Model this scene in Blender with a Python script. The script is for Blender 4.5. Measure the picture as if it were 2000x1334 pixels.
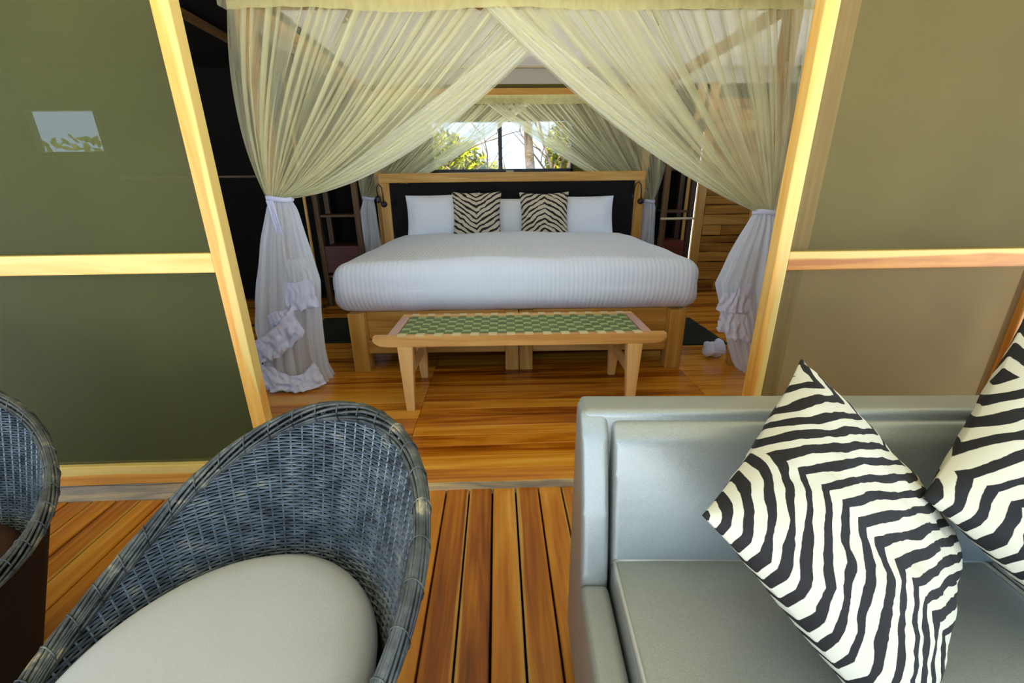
import bpy, bmesh, math, random
from mathutils import Matrix, Vector, noise
random.seed(7)
S = bpy.context.scene
COL = S.collection
R = math.radians
for o in list(bpy.data.objects): bpy.data.objects.remove(o)

# ------------------------------------------------------------------ camera
CAM_H = 1.15
cam = bpy.data.cameras.new('camera'); cam.sensor_width = 36.0; cam.lens = 840 / 2000 * 36
cam.clip_start = 0.02; cam.clip_end = 300
co = bpy.data.objects.new('camera', cam); COL.objects.link(co)
co.matrix_world = Matrix.Translation((0, 0, CAM_H)) @ (Matrix.Rotation(R(-1.7), 4, 'Z') @ Matrix.Rotation(R(90 - 19.6), 4, 'X') @ Matrix.Rotation(R(-.65), 4, 'Z'))
S.camera = co
# ------------------------------------------------------------------ sky, sun, exposure
w = bpy.data.worlds.new('sky'); S.world = w; w.use_nodes = True
bg = w.node_tree.nodes['Background']
bg.inputs[0].default_value = (.48, .70, 1.0, 1); bg.inputs[1].default_value = 1.4
sun = bpy.data.lights.new('sun', 'SUN'); sun.energy = 18.0; sun.angle = R(2); sun.color = (1, .97, .92)
so = bpy.data.objects.new('sun', sun); COL.objects.link(so)
so.rotation_euler = (R(14), R(-14), 0)
S.view_settings.view_transform = 'Standard'; S.view_settings.look = 'None'
S.view_settings.gamma = 1; S.view_settings.use_curve_mapping = False
S.view_settings.exposure = 0.95

# ------------------------------------------------------------------ materials
def lin(r, g, b):
    f = lambda c: c / 12.92 if c <= .04045 else ((c + .055) / 1.055) ** 2.4
    return (f(r / 255), f(g / 255), f(b / 255), 1)
class NT:
    def __init__(s, name):
        s.m = bpy.data.materials.new(name); s.m.use_nodes = True
        s.t = s.m.node_tree; s.n = s.t.nodes; s.n.clear()
        s.out = s.n.new('ShaderNodeOutputMaterial')
    def add(s, typ, **kw):
        n = s.n.new('ShaderNode' + typ)
        for k, v in kw.items(): setattr(n, k, v)
        return n
    def l(s, a, b): s.t.links.new(a, b)
    def val(s, sock, v):
        if hasattr(v, 'is_linked') or isinstance(v, bpy.types.NodeSocket): s.l(v, sock)
        else: sock.default_value = v
    def math(s, op, a, b=0.0, c=None, clamp=False):
        n = s.add('Math', operation=op, use_clamp=clamp)
        s.val(n.inputs[0], a); s.val(n.inputs[1], b)
        if c is not None: s.val(n.inputs[2], c)
        return n.outputs[0]
    def vmath(s, op, a, b):
        n = s.add('VectorMath', operation=op); s.val(n.inputs[0], a); s.val(n.inputs[1], b); return n.outputs[0]
    def noise(s, vec, scale, detail=3, rough=.55, dist=0.0):
        n = s.add('TexNoise'); s.l(vec, n.inputs['Vector'])
        n.inputs['Scale'].default_value = scale; n.inputs['Detail'].default_value = detail
        n.inputs['Roughness'].default_value = rough; n.inputs['Distortion'].default_value = dist
        return n.outputs['Fac']
    def ramp(s, fac, stops, interp='LINEAR'):
        n = s.add('ValToRGB'); e = n.color_ramp.elements; n.color_ramp.interpolation = interp
        while len(e) < len(stops): e.new(.5)
        for i, (p, c) in enumerate(stops): e[i].position = p; e[i].color = c
        s.l(fac, n.inputs[0]); return n.outputs[0]
    def mix(s, fac, a, b, blend='MIX'):
        n = s.add('Mix', data_type='RGBA', blend_type=blend)
        s.val(n.inputs[0], fac); s.val(n.inputs[6], a); s.val(n.inputs[7], b); return n.outputs[2]
    def bump(s, h, strength=.2, dist=.002):
        n = s.add('Bump'); n.inputs['Strength'].default_value = strength; n.inputs['Distance'].default_value = dist
        s.l(h, n.inputs['Height']); return n.outputs[0]
    def bsdf(s, color, rough=.6, spec=.5, metal=0.0, normal=None, coat=0.0, sheen=0.0):
        b = s.add('BsdfPrincipled'); s.val(b.inputs['Base Color'], color); s.val(b.inputs['Roughness'], rough)
        b.inputs['Specular IOR Level'].default_value = spec; s.val(b.inputs['Metallic'], metal)
        b.inputs['Coat Weight'].default_value = coat; b.inputs['Coat Roughness'].default_value = .15
        b.inputs['Sheen Weight'].default_value = sheen
        if normal is not None: s.l(normal, b.inputs['Normal'])
        return b
    def done(s, sh): s.l(sh.outputs[0] if hasattr(sh, 'outputs') else sh, s.out.inputs[0]); return s.m
def objco(t, scale=(1, 1, 1), rnd=40.0):
    tc = t.add('TexCoord'); oi = t.add('ObjectInfo')
    mp = t.add('Mapping'); mp.inputs['Scale'].default_value = scale; t.l(tc.outputs['Object'], mp.inputs[0])
    off = t.math('MULTIPLY', oi.outputs['Random'], rnd)
    cx = t.add('CombineXYZ'); t.l(off, cx.inputs[0]); t.l(off, cx.inputs[1]); t.l(off, cx.inputs[2])
    return t.vmath('ADD', mp.outputs[0], cx.outputs[0]), tc.outputs['Object'], oi.outputs['Random']

def wood(name, axis, stops, freq=1.0, rough=.45, coat=0.0, two=None, vary=.25, spec=.4):
    """axis = grain direction; stops = ramp colours dark->light; two=(colour, across axis) gives a sapwood side."""
    t = NT(name); k = {'X': 0, 'Y': 1, 'Z': 2}[axis]
    sc = [16 * freq] * 3; sc[k] = 1.1 * freq
    v, raw, rnd = objco(t, tuple(sc))
    n1 = t.noise(v, 1.0, 4, .6, .9)
    sc2 = [90 * freq] * 3; sc2[k] = 2.5 * freq
    v2, _, _ = objco(t, tuple(sc2))
    n2 = t.noise(v2, 1.0, 2, .5, .2)
    f = t.math('ADD', t.math('MULTIPLY', n1, .85), t.math('MULTIPLY', n2, .22))
    f = t.math('ADD', f, t.math('MULTIPLY', t.math('SUBTRACT', rnd, .5), vary))
    c = t.ramp(f, stops)
    if two:
        sep = t.add('SeparateXYZ'); t.l(raw, sep.inputs[0]); a = sep.outputs[{'X': 0, 'Y': 1, 'Z': 2}[two[1]]]
        sv = [3.0] * 3; sv[k] = 1.6
        v3, _, _ = objco(t, tuple(sv), 17.0)
        wob = t.math('MULTIPLY', t.math('SUBTRACT', t.noise(v3, 1.0, 2, .5, .3), .5), two[4] if len(two) > 4 else .10)
        s = t.math('ADD', t.math('MULTIPLY', a, two[2]), wob)
        s = t.math('SUBTRACT', s, two[3])
        s = t.math('MULTIPLY', s, 130.0, clamp=True)
        c = t.mix(s, c, t.mix(n2, two[0], tuple(x * .8 for x in two[0][:3]) + (1,)))
    nb = t.bump(n2, .12, .0015)
    return t.done(t.bsdf(c, rough, spec, 0, nb, coat))
M = {}
PINE = [(.30, lin(176, 104, 30)), (.48, lin(216, 148, 58)), (.62, lin(228, 172, 82)), (.8, lin(236, 198, 114))]
SAP = lin(232, 198, 112)
M['post_z'] = wood('pale_pine_upright', 'Z', PINE, .9, .42, two=(SAP, 'X', 1.0, .0, .12))
M['rail_x'] = wood('pale_pine_rail', 'X', PINE, .9, .42, two=(SAP, 'Z', 1.0, .004, .05))
TEAK = [(.24, lin(84, 34, 4)), (.40, lin(148, 80, 10)), (.54, lin(186, 112, 22)), (.68, lin(208, 140, 42)), (.85, lin(226, 172, 84))]
M['deck'] = wood('teak_deck_boards', 'Y', TEAK, .8, .38, .1, two=(lin(212, 160, 74), 'X', 1.0, .036, .035), vary=.28)
FLOORW = [(.24, lin(92, 38, 3)), (.38, lin(158, 84, 10)), (.50, lin(200, 124, 26)), (.64, lin(222, 152, 44)), (.85, lin(234, 180, 80))]
M['floor'] = wood('polished_teak_floor', 'X', FLOORW, .7, .22, .25, vary=.3)
BEDW = [(.25, lin(142, 92, 28)), (.48, lin(188, 136, 58)), (.65, lin(206, 160, 84)), (.85, lin(222, 184, 112))]
for a in 'XYZ': M['bed' + a] = wood('oiled_bed_timber_' + a, a, BEDW, .9, .5)
BENCHW = [(.25, lin(188, 128, 56)), (.48, lin(216, 164, 92)), (.65, lin(228, 182, 114)), (.85, lin(236, 200, 138))]
for a in 'XYZ': M['bench' + a] = wood('pale_bench_timber_' + a, a, BENCHW, .9, .45)
M['bench_pink'] = wood('pinkish_bench_end', 'Y', [(.3, lin(186, 140, 122)), (.7, lin(210, 170, 152))], .9, .4)
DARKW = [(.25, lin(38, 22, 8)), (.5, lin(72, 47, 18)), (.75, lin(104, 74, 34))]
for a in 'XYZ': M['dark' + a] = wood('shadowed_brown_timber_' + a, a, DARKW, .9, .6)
M['red'] = wood('red_brown_drawer_timber', 'X', [(.3, lin(60, 18, 8)), (.7, lin(96, 34, 18))], .8, .5)
M['slab'] = wood('rough_sawn_slab', 'X', [(.25, lin(112, 72, 20)), (.45, lin(158, 108, 40)), (.65, lin(186, 138, 62)), (.85, lin(206, 164, 90))], .7, .75, vary=.35, spec=.2)
M['sill'] = wood('weathered_grey_sill', 'X', [(.30, lin(120, 110, 92)), (.47, lin(196, 170, 126)), (.55, lin(150, 140, 120)), (.7, lin(226, 196, 146))], .6, .8, spec=.2)

def plain(name, col, rough=.6, spec=.4, metal=0, nscale=0, nstr=.2, ndist=.002, cvar=0, sheen=0):
    t = NT(name); v, raw, rnd = objco(t); nb = None; c = col
    if nscale:
        n = t.noise(v, nscale, 3); nb = t.bump(n, nstr, ndist)
    if cvar:
        n2 = t.noise(v, 3.0, 3); c = t.mix(n2, tuple(x * (1 - cvar) for x in col[:3]) + (1,), tuple(min(1, x * (1 + cvar)) for x in col[:3]) + (1,))
    return t.done(t.bsdf(c, rough, spec, metal, nb, 0, sheen))
M['dark_void'] = plain('dark_underlay', lin(26, 16, 8), .9, .1)
M['shade_black_canvas'] = plain('shade_black_canvas', (.006, .006, .0045, 1), .95, .1, nscale=60, nstr=.1)  # darkness of the unlit interior is put into this near-black colour
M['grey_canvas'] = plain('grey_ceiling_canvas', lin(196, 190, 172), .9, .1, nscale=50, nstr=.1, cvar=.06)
def lit_canvas():
    t = NT('sunlit_grey_ceiling_canvas'); v, raw, rnd = objco(t); n = t.noise(v, 3, 3)
    d = t.add('BsdfDiffuse'); tl = t.add('BsdfTranslucent')
    t.l(t.mix(n, lin(188, 182, 166), lin(206, 200, 186)), d.inputs[0]); tl.inputs[0].default_value = (.9, .86, .78, 1)
    m = t.add('MixShader'); m.inputs[0].default_value = .021; t.l(d.outputs[0], m.inputs[1]); t.l(tl.outputs[0], m.inputs[2]); return t.done(m)
M['ceiling'] = lit_canvas()
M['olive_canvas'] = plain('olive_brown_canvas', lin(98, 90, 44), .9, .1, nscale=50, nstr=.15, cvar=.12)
M['flap'] = plain('tan_olive_canvas_flap', lin(232, 190, 128), .9, .1, nscale=30, nstr=.3, cvar=.15)
M['flap_olive'] = plain('olive_canvas_flap', lin(132, 122, 62), .9, .1, nscale=30, nstr=.3, cvar=.15)
M['black_frame'] = plain('black_aluminium', (.008, .008, .008, 1), .4, .4)
M['black_metal'] = plain('black_lamp_metal', (.01, .01, .01, 1), .35, .5)
M['black_fabric'] = plain('black_headboard_upholstery', (.008, .006, .006, 1), .85, .2, nscale=120, nstr=.2, sheen=.1)
M['white_sheet'] = plain('white_pillow_cotton', (.86, .89, .94, 1), .85, .2, nscale=12, nstr=.25, ndist=.01)
M['lavender'] = plain('white_lavender_ruffle', (.76, .78, .99, 1), .8, .2, nscale=30, nstr=.3, ndist=.006)
M['pale_trim'] = plain('pale_trim', lin(206, 190, 150), .6, .3)
M['rug'] = plain('dark_green_rug', lin(46, 50, 38), .95, .1, nscale=200, nstr=.6, cvar=.4)
M['strap_light'] = plain('light_green_webbing', lin(160, 176, 122), .6, .3, nscale=300, nstr=.2, cvar=.12)
M['strap_dark'] = plain('dark_green_webbing', lin(106, 122, 74), .6, .3, nscale=300, nstr=.2, cvar=.15)
M['strap_cream'] = plain('cream_webbing', lin(222, 206, 160), .6, .3, nscale=300, nstr=.2)
M['sand'] = plain('dry_savannah_ground', lin(178, 182, 186), .95, .1, nscale=2, nstr=.4, ndist=.05, cvar=.25)
M['bark'] = plain('grey_brown_bark', lin(92, 78, 58), .9, .1, nscale=20, nstr=.8, ndist=.02, cvar=.2)
def leaf_mat(name, a, b):
    t = NT(name); tc = t.add('TexCoord'); n = t.noise(tc.outputs['Object'], 2.2, 4)
    c = t.ramp(n, [(.35, a), (.65, b)])
    d = t.add('BsdfDiffuse'); tr = t.add('BsdfTranslucent'); t.l(c, d.inputs[0]); t.l(c, tr.inputs[0])
    m = t.add('MixShader'); m.inputs[0].default_value = .4; t.l(d.outputs[0], m.inputs[1]); t.l(tr.outputs[0], m.inputs[2])
    return t.done(m)
M['leaf'] = leaf_mat('yellow_green_leaves', lin(82, 92, 18), lin(150, 148, 38))
M['leaf2'] = leaf_mat('mid_green_leaves', lin(66, 76, 22), lin(116, 120, 42))

def duvet_mat():
    t = NT('white_ribbed_duvet_cotton'); tc = t.add('TexCoord'); sep = t.add('SeparateXYZ'); t.l(tc.outputs['Object'], sep.inputs[0])
    s = t.math('SINE', t.math('MULTIPLY', sep.outputs[0], 2 * math.pi / .028))
    n = t.noise(tc.outputs['Object'], 5, 4)
    h = t.math('ADD', t.math('MULTIPLY', s, .25), t.math('MULTIPLY', n, 1.6))
    return t.done(t.bsdf((.83, .88, .995, 1), .8, .2, 0, t.bump(h, .35, .008)))
M['duvet'] = duvet_mat()

def screen_mat(name, col, trans):
    t = NT(name); tc = t.add('TexCoord')
    n = t.noise(tc.outputs['Object'], 2.2, 5, .6, .4); n2 = t.noise(tc.outputs['Object'], 160, 1)
    c = t.mix(n, tuple(x * .72 for x in col[:3]) + (1,), tuple(x * 1.28 for x in col[:3]) + (1,))
    b = t.bsdf(c, .7, .25, 0, t.bump(n2, .03, .001))
    tr = t.add('BsdfTransparent'); m = t.add('MixShader'); m.inputs[0].default_value = 1 - trans
    t.l(tr.outputs[0], m.inputs[1]); t.l(b.outputs[0], m.inputs[2])
    return t.done(m)
M['screen'] = screen_mat('dark_olive_insect_mesh', lin(74, 75, 34), .28)
M['screen_right'] = screen_mat('lit_tan_insect_mesh', lin(104, 92, 56), .40)  # same mesh; the lit look of its backing is put into the colour
M['screen_window'] = screen_mat('window_insect_mesh', lin(60, 64, 44), .6)

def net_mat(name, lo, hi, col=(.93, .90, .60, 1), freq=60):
    """sheer voile: the weave lets part of the light through; gathers (in u) pack the threads denser."""
    t = NT(name); uv = t.add('TexCoord'); mp = t.add('Mapping'); mp.inputs['Scale'].default_value = (freq, 1.2, 1)
    t.l(uv.outputs['UV'], mp.inputs[0])
    n = t.noise(mp.outputs[0], 1.0, 3, .6)
    f = t.add('MapRange'); t.l(n, f.inputs[0]); f.inputs[1].default_value = .3; f.inputs[2].default_value = .72
    f.inputs[3].default_value = lo; f.inputs[4].default_value = hi
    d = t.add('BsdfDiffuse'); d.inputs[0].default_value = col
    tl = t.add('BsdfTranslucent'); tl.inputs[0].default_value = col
    m = t.add('MixShader'); m.inputs[0].default_value = .4; t.l(d.outputs[0], m.inputs[1]); t.l(tl.outputs[0], m.inputs[2])
    tr = t.add('BsdfTransparent'); m2 = t.add('MixShader'); t.l(f.outputs[0], m2.inputs[0])
    t.l(tr.outputs[0], m2.inputs[1]); t.l(m.outputs[0], m2.inputs[2])
    return t.done(m2)
M['net'] = net_mat('yellow_lit_mosquito_voile', .20, .66)  # yellow light on the upper net is put into the colour
M['net_rear'] = net_mat('yellow_lit_mosquito_voile_rear', .15, .50)
M['net_skirt'] = net_mat('gathered_mosquito_voile', .60, .95, (.93, .95, 1.0, 1), 60)  # same net; cooler, whiter light low down is put into the colour
M['valance'] = net_mat('doubled_voile_valance', .55, .75, (.86, .80, .38, 1), 60)  # yellow light at the top of the net, painted as colour
M['net_hem'] = net_mat('gathered_net_edge', .45, .85, (.93, .92, .72, 1), 14)

def vinyl():
    t = NT('silver_grey_vinyl'); v, raw, rnd = objco(t)
    n = t.noise(v, 420, 2); n2 = t.noise(v, 7, 3)
    c = t.mix(n, lin(140, 145, 142), lin(178, 183, 178))
    r = t.math('ADD', .27, t.math('MULTIPLY', n, .2))
    h = t.math('ADD', t.math('MULTIPLY', n, .1), t.math('MULTIPLY', n2, 1.0))
    return t.done(t.bsdf(c, r, .5, .4, t.bump(h, .25, .01)))
M['vinyl'] = vinyl()
M['piping'] = plain('silver_piping', lin(196, 198, 194), .35, .5, .4)
M['cushion'] = plain('pale_grey_seat_fabric', lin(186, 188, 190), .85, .2, nscale=240, nstr=.25, cvar=.06)
def rattan():
    t = NT('sky_tinted_rattan'); v, raw, rnd = objco(t); n = t.noise(v, 26, 3); n2 = t.noise(v, 90, 2)
    c = t.ramp(n, [(.35, lin(58, 68, 78)), (.6, lin(100, 112, 124)), (.78, lin(150, 150, 142))])  # blue sky sheen on the strands is put into the base colour
    return t.done(t.bsdf(c, .30, .7, 0, t.bump(n2, .2, .001)))
M['rattan'] = rattan()
M['rattan_back'] = plain('dark_brown_rattan_shell', (.006, .004, .003, 1), .75, .2, nscale=500, nstr=.5)
M['cushion_brown'] = plain('brown_seat_fabric', lin(64, 44, 34), .9, .1, nscale=240, nstr=.25)
def rim_rattan():
    t = NT('worn_rattan_rim'); v, raw, rnd = objco(t); n = t.noise(v, 22, 4, .65)
    c = t.ramp(n, [(.38, lin(40, 44, 46)), (.60, lin(84, 88, 84)), (.72, lin(168, 156, 122))])
    return t.done(t.bsdf(c, .45, .5))
M['rim'] = rim_rattan()

def zebra(name, dark, light, bands, amp, teeth, off, thick=.0, wob=.55, shift=0.0):
    t = NT(name); tc = t.add('TexCoord'); sep = t.add('SeparateXYZ'); t.l(tc.outputs['UV'], sep.inputs[0])
    u, v = sep.outputs[0], sep.outputs[1]
    oi = t.add('ObjectInfo'); cx = t.add('CombineXYZ'); o = t.math('MULTIPLY', oi.outputs['Random'], 30.0)
    t.l(o, cx.inputs[0]); t.l(o, cx.inputs[1])
    p = t.vmath('ADD', tc.outputs['UV'], cx.outputs[0])
    nz = t.noise(p, 3.2, 2, .5, .3); nf = t.noise(p, 26, 2, .5)
    mp = t.add('Mapping'); t.l(p, mp.inputs[0]); mp.inputs['Scale'].default_value = (6, 2.2, 1)
    nw = t.noise(mp.outputs[0], 1.6, 2, .5)
    tri = t.math('PINGPONG', t.math('ADD', t.math('MULTIPLY', v, teeth), off), 1.0)
    s = t.math('ADD', u, t.math('MULTIPLY', tri, amp))
    ph = t.math('ADD', t.math('MULTIPLY', s, bands), t.math('MULTIPLY', nz, wob * 2.2))
    ph = t.math('ADD', ph, t.math('MULTIPLY', nf, .10))
    sn = t.math('SINE', t.math('MULTIPLY', ph, 2 * math.pi))
    sn = t.math('ADD', sn, t.math('MULTIPLY', t.math('SUBTRACT', nw, .5 - thick), 2.6))
    k = t.math('ADD', t.math('MULTIPLY', sn, 7.0), .5, clamp=True)
    c = t.mix(k, dark, light)
    n2 = t.noise(p, 180, 2)
    return t.done(t.bsdf(c, .7, .3, 0, t.bump(n2, .2, .001)))
M['zebra'] = zebra('black_and_cream_zebra_print', lin(30, 28, 28), lin(208, 204, 184), 12.5, .36, 2.0, .25, .02, .6)
M['zebra2'] = zebra('black_and_cream_zebra_print_second', lin(26, 25, 26), lin(206, 202, 180), 13.5, .28, 2.0, .7, .0, .6)
M['zebra_tan'] = zebra('black_and_tan_zebra_print', lin(34, 30, 26), lin(208, 192, 166), 9.0, -.34, 2.0, 0, .13, .62)
M['zebra_tan2'] = zebra('black_and_tan_zebra_print_inverted', lin(34, 30, 26), lin(208, 192, 166), 9.0, .34, 2.0, 0, .13, .62)
def glass():
    t = NT('window_glass'); g = t.add('BsdfGlossy'); g.inputs['Roughness'].default_value = .03
    tr = t.add('BsdfTransparent'); m = t.add('MixShader'); m.inputs[0].default_value = .05
    t.l(tr.outputs[0], m.inputs[1]); t.l(g.outputs[0], m.inputs[2]); return t.done(m)
M['glass'] = glass()
def canvas_roof():
    t = NT('added_yellow_canvas_awning'); v, raw, rnd = objco(t); n = t.noise(v, 30, 3)
    d = t.add('BsdfDiffuse'); tl = t.add('BsdfTranslucent')
    d.inputs[0].default_value = lin(206, 204, 190); tl.inputs[0].default_value = (.10, .088, .035, 1)
    m = t.add('MixShader'); m.inputs[0].default_value = .5; t.l(d.outputs[0], m.inputs[1]); t.l(tl.outputs[0], m.inputs[2]); return t.done(m)
M['awning'] = canvas_roof()

# ------------------------------------------------------------------ mesh helpers
def link(name, me, mat=None, parent=None, loc=(0, 0, 0), rot=(0, 0, 0)):
    o = bpy.data.objects.new(name, me); COL.objects.link(o)
    if mat is not None and me is not None and not me.materials: me.materials.append(M[mat])
    o.location = loc; o.rotation_euler = rot
    if parent: o.parent = parent
    return o
def empty(name, loc=(0, 0, 0), rz=0, parent=None):
    o = link(name, None, None, parent, loc, (0, 0, rz)); o.empty_display_size = .05; return o
def tag(o, label, cat, group=None):
    o['label'] = label; o['category'] = cat
    if group: o['group'] = group
    return o
def struct(o, label=None, cat=None):
    o['kind'] = 'structure'
    if label: o['label'] = label
    if cat: o['category'] = cat
    return o
def mesh(name, V, Fc, uv=None, smooth=False):
    me = bpy.data.meshes.new(name); me.from_pydata([tuple(v) for v in V], [], Fc)
    if uv:
        l = me.uv_layers.new(name='UVMap')
        for lp in me.loops: l.data[lp.index].uv = uv[lp.vertex_index]
    if smooth:
        for p in me.polygons: p.use_smooth = True
    me.validate(); me.update(); return me
def box_me(name, sx, sy, sz, bev=.004, seg=2):
    bm = bmesh.new(); bmesh.ops.create_cube(bm, size=1)
    bmesh.ops.scale(bm, vec=(sx, sy, sz), verts=bm.verts)
    if bev > 0: bmesh.ops.bevel(bm, geom=bm.edges[:], offset=bev, segments=seg, profile=.6, affect='EDGES')
    me = bpy.data.meshes.new(name); bm.to_mesh(me); bm.free()
    if bev > .012:
        for p in me.polygons: p.use_smooth = True
    return me
def box(name, mat, x, y, z, parent=None, bev=.004, seg=2):
    me = box_me(name, x[1] - x[0], y[1] - y[0], z[1] - z[0], bev, seg)
    return link(name, me, mat, parent, ((x[0] + x[1]) / 2, (y[0] + y[1]) / 2, (z[0] + z[1]) / 2))
def prism(name, mat, prof, x0, x1, parent=None, bev=.01, seg=3):
    """profile in (y,z) extruded along x"""
    bm = bmesh.new(); n = len(prof)
    cy = sum(p[0] for p in prof) / n; cz = sum(p[1] for p in prof) / n; h = (x1 - x0) / 2
    a = [bm.verts.new((-h, p[0] - cy, p[1] - cz)) for p in prof]; b = [bm.verts.new((h, p[0] - cy, p[1] - cz)) for p in prof]
    bm.faces.new(a); bm.faces.new(b[::-1])
    for i in range(n): bm.faces.new((a[i], b[i], b[(i + 1) % n], a[(i + 1) % n])[::-1])
    bmesh.ops.recalc_face_normals(bm, faces=bm.faces[:])
    if bev: bmesh.ops.bevel(bm, geom=bm.edges[:], offset=bev, segments=seg, profile=.6, affect='EDGES')
    me = bpy.data.meshes.new(name); bm.to_mesh(me); bm.free()
    if bev > .008:
        for p in me.polygons: p.use_smooth = True
    return link(name, me, mat, parent, ((x0 + x1) / 2, cy, cz))
def tube_vf(pts, rad, sides=6, V=None, Fc=None, closed=False):
    V = [] if V is None else V; Fc = [] if Fc is None else Fc
    n = len(pts); base = len(V); up = Vector((0, 0, 1))
    for i, p in enumerate(pts):
        p = Vector(p)
        a = Vector(pts[(i - 1) % n] if (closed or i > 0) else pts[i]); b = Vector(pts[(i + 1) % n] if (closed or i < n - 1) else pts[i])
        d = (b - a).normalized()
        s = d.cross(up)
        if s.length < .05: s = d.cross(Vector((1, 0, 0)))
        s.normalize(); q = s.cross(d)
        r = rad[i] if isinstance(rad, (list, tuple)) else rad
        for k in range(sides):
            t = 2 * math.pi * k / sides
            V.append(p + s * (r * math.cos(t)) + q * (r * math.sin(t)))
    for i in range(n if closed else n - 1):
        j = (i + 1) % n
        for k in range(sides):
            k2 = (k + 1) % sides
            Fc.append((base + i * sides + k, base + i * sides + k2, base + j * sides + k2, base + j * sides + k))
    if not closed:
        Fc.append(tuple(base + k for k in range(sides))[::-1]); Fc.append(tuple(base + (n - 1) * sides + k for k in range(sides)))
    return V, Fc
def tube(name, mat, pts, rad, parent=None, sides=8, closed=False):
    V, Fc = tube_vf(pts, rad, sides, None, None, closed)
    return link(name, mesh(name, V, Fc, None, True), mat, parent)
def grid_me(name, nu, nv, fn, smooth=True):
    V, UV, Fc = [], [], []
    for j in range(nv + 1):
        for i in range(nu + 1):
            u, v = i / nu, j / nv; V.append(fn(u, v)); UV.append((u, v))
    for j in range(nv):
        for i in range(nu):
            a = j * (nu + 1) + i; Fc.append((a, a + 1, a + nu + 2, a + nu + 1))
    return mesh(name, V, Fc, UV, smooth)
def rbox_me(name, sx, sy, sz, r, n=10, fn=None):
    """rounded box from a subdivided cube, optional per-vertex displacement fn(Vector)->Vector"""
    bm = bmesh.new(); bmesh.ops.create_cube(bm, size=2)
    bmesh.ops.subdivide_edges(bm, edges=bm.edges[:], cuts=n, use_grid_fill=True)
    hx, hy, hz = sx / 2, sy / 2, sz / 2
    def remap(c, h):
        # pack more samples near the rounded rim
        s = math.copysign(1, c); a = abs(c)
        inner = .6
        return s * (a / inner * (h - r)) if a <= inner else s * ((h - r) + (a - inner) / (1 - inner) * r)
    for v in bm.verts:
        p = Vector((remap(v.co.x, hx), remap(v.co.y, hy), remap(v.co.z, hz)))
        q = Vector((max(-hx + r, min(hx - r, p.x)), max(-hy + r, min(hy - r, p.y)), max(-hz + r, min(hz - r, p.z))))
        d = p - q
        if d.length > 1e-9: p = q + d.normalized() * r * min(1, max(abs(d.x), abs(d.y), abs(d.z)) / r)
        v.co = fn(p) if fn else p
    me = bpy.data.meshes.new(name); bm.to_mesh(me); bm.free()
    for p in me.polygons: p.use_smooth = True
    return me
def nz(x, y, z=0): return noise.noise(Vector((x, y, z)))

# ================================================================== SETTING
# ---- deck in front: boards run towards the tent, bedroom floor boards run across
DECK_Z = -.03
deck = struct(box('floor_deck', 'dark_void', (-3.2, 3.2), (-1.6, 1.50), (-.20, -.065), None, 0), 'veranda deck of orange teak boards running towards the tent', 'floor')
plk = box_me('plank', .0885, 3.08, .034, .003, 1); plk.materials.append(M['deck'])
x = -3.10; i = 0
while x < 3.15:
    o = link('plank', plk, None, deck); o.parent = None
    o.location = (x + .0475, -.05 + random.uniform(-.004, .004), DECK_Z - .017 + random.uniform(-.0012, .0012)); o.rotation_euler = (0, 0, math.pi * (i % 2))
    o.parent = deck; o.matrix_parent_inverse = Matrix.Translation(-Vector(deck.location)); x += .0955; i += 1
flo = struct(box('floor', 'dark_void', (-5.0, 3.2), (1.50, 4.95), (-.20, -.035), None, 0), 'polished dark teak bedroom floor with boards running across', 'floor')
seams = [-5.0, -3.7, -2.1, -.445, 1.195, 2.85, 3.2]
fm = {}
for k in range(38):
    y0 = 1.50 + k * .0905
    for a, b in zip(seams[:-1], seams[1:]):
        L = b - a - .002
        key = round(L, 3)
        if key not in fm:
            fm[key] = box_me('plank', L, .0895, .034, .0012, 1); fm[key].materials.append(M['floor'])
        o = link('plank', fm[key], None, flo, ((a + b) / 2, y0 + .045, -.017 + random.uniform(-.0006, .0006)), (0, 0, math.pi * random.randint(0, 1)))
        o.matrix_parent_inverse = Matrix.Translation(-Vector(flo.location))
def rough_beam(name, mat, x, y, z, parent=None, amp=.004, n=30):
    me = box_me(name, x[1] - x[0], y[1] - y[0], z[1] - z[0], 0)
    bm = bmesh.new(); bm.from_mesh(me)
    bmesh.ops.subdivide_edges(bm, edges=[e for e in bm.edges if abs((e.verts[0].co - e.verts[1].co).x) > .05], cuts=n)
    bmesh.ops.bevel(bm, geom=[e for e in bm.edges if abs((e.verts[0].co - e.verts[1].co).normalized().x) > .9], offset=.005, segments=2, affect='EDGES')
    s = x[0] * 3 + z[0] * 17
    for v in bm.verts:
        v.co.y += amp * nz(v.co.x * 6 + s, v.co.z * 9); v.co.z += amp * nz(v.co.x * 5 + s + 9, v.co.y * 9)
    bm.to_mesh(me); bm.free()
    return link(name, me, mat, parent, ((x[0] + x[1]) / 2, (y[0] + y[1]) / 2, (z[0] + z[1]) / 2))
struct(rough_beam('trim_1', 'sill', (-.98, 3.2), (1.488, 1.512), (-.06, -.002), None, .003), 'weathered grey threshold strip between deck and bedroom floor', 'threshold')
struct(rough_beam('trim_2', 'sill', (-3.2, -.93), (1.488, 1.56), (-.06, .045), None, .005), 'rough weathered sill log under the left mesh screen', 'sill')

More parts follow.
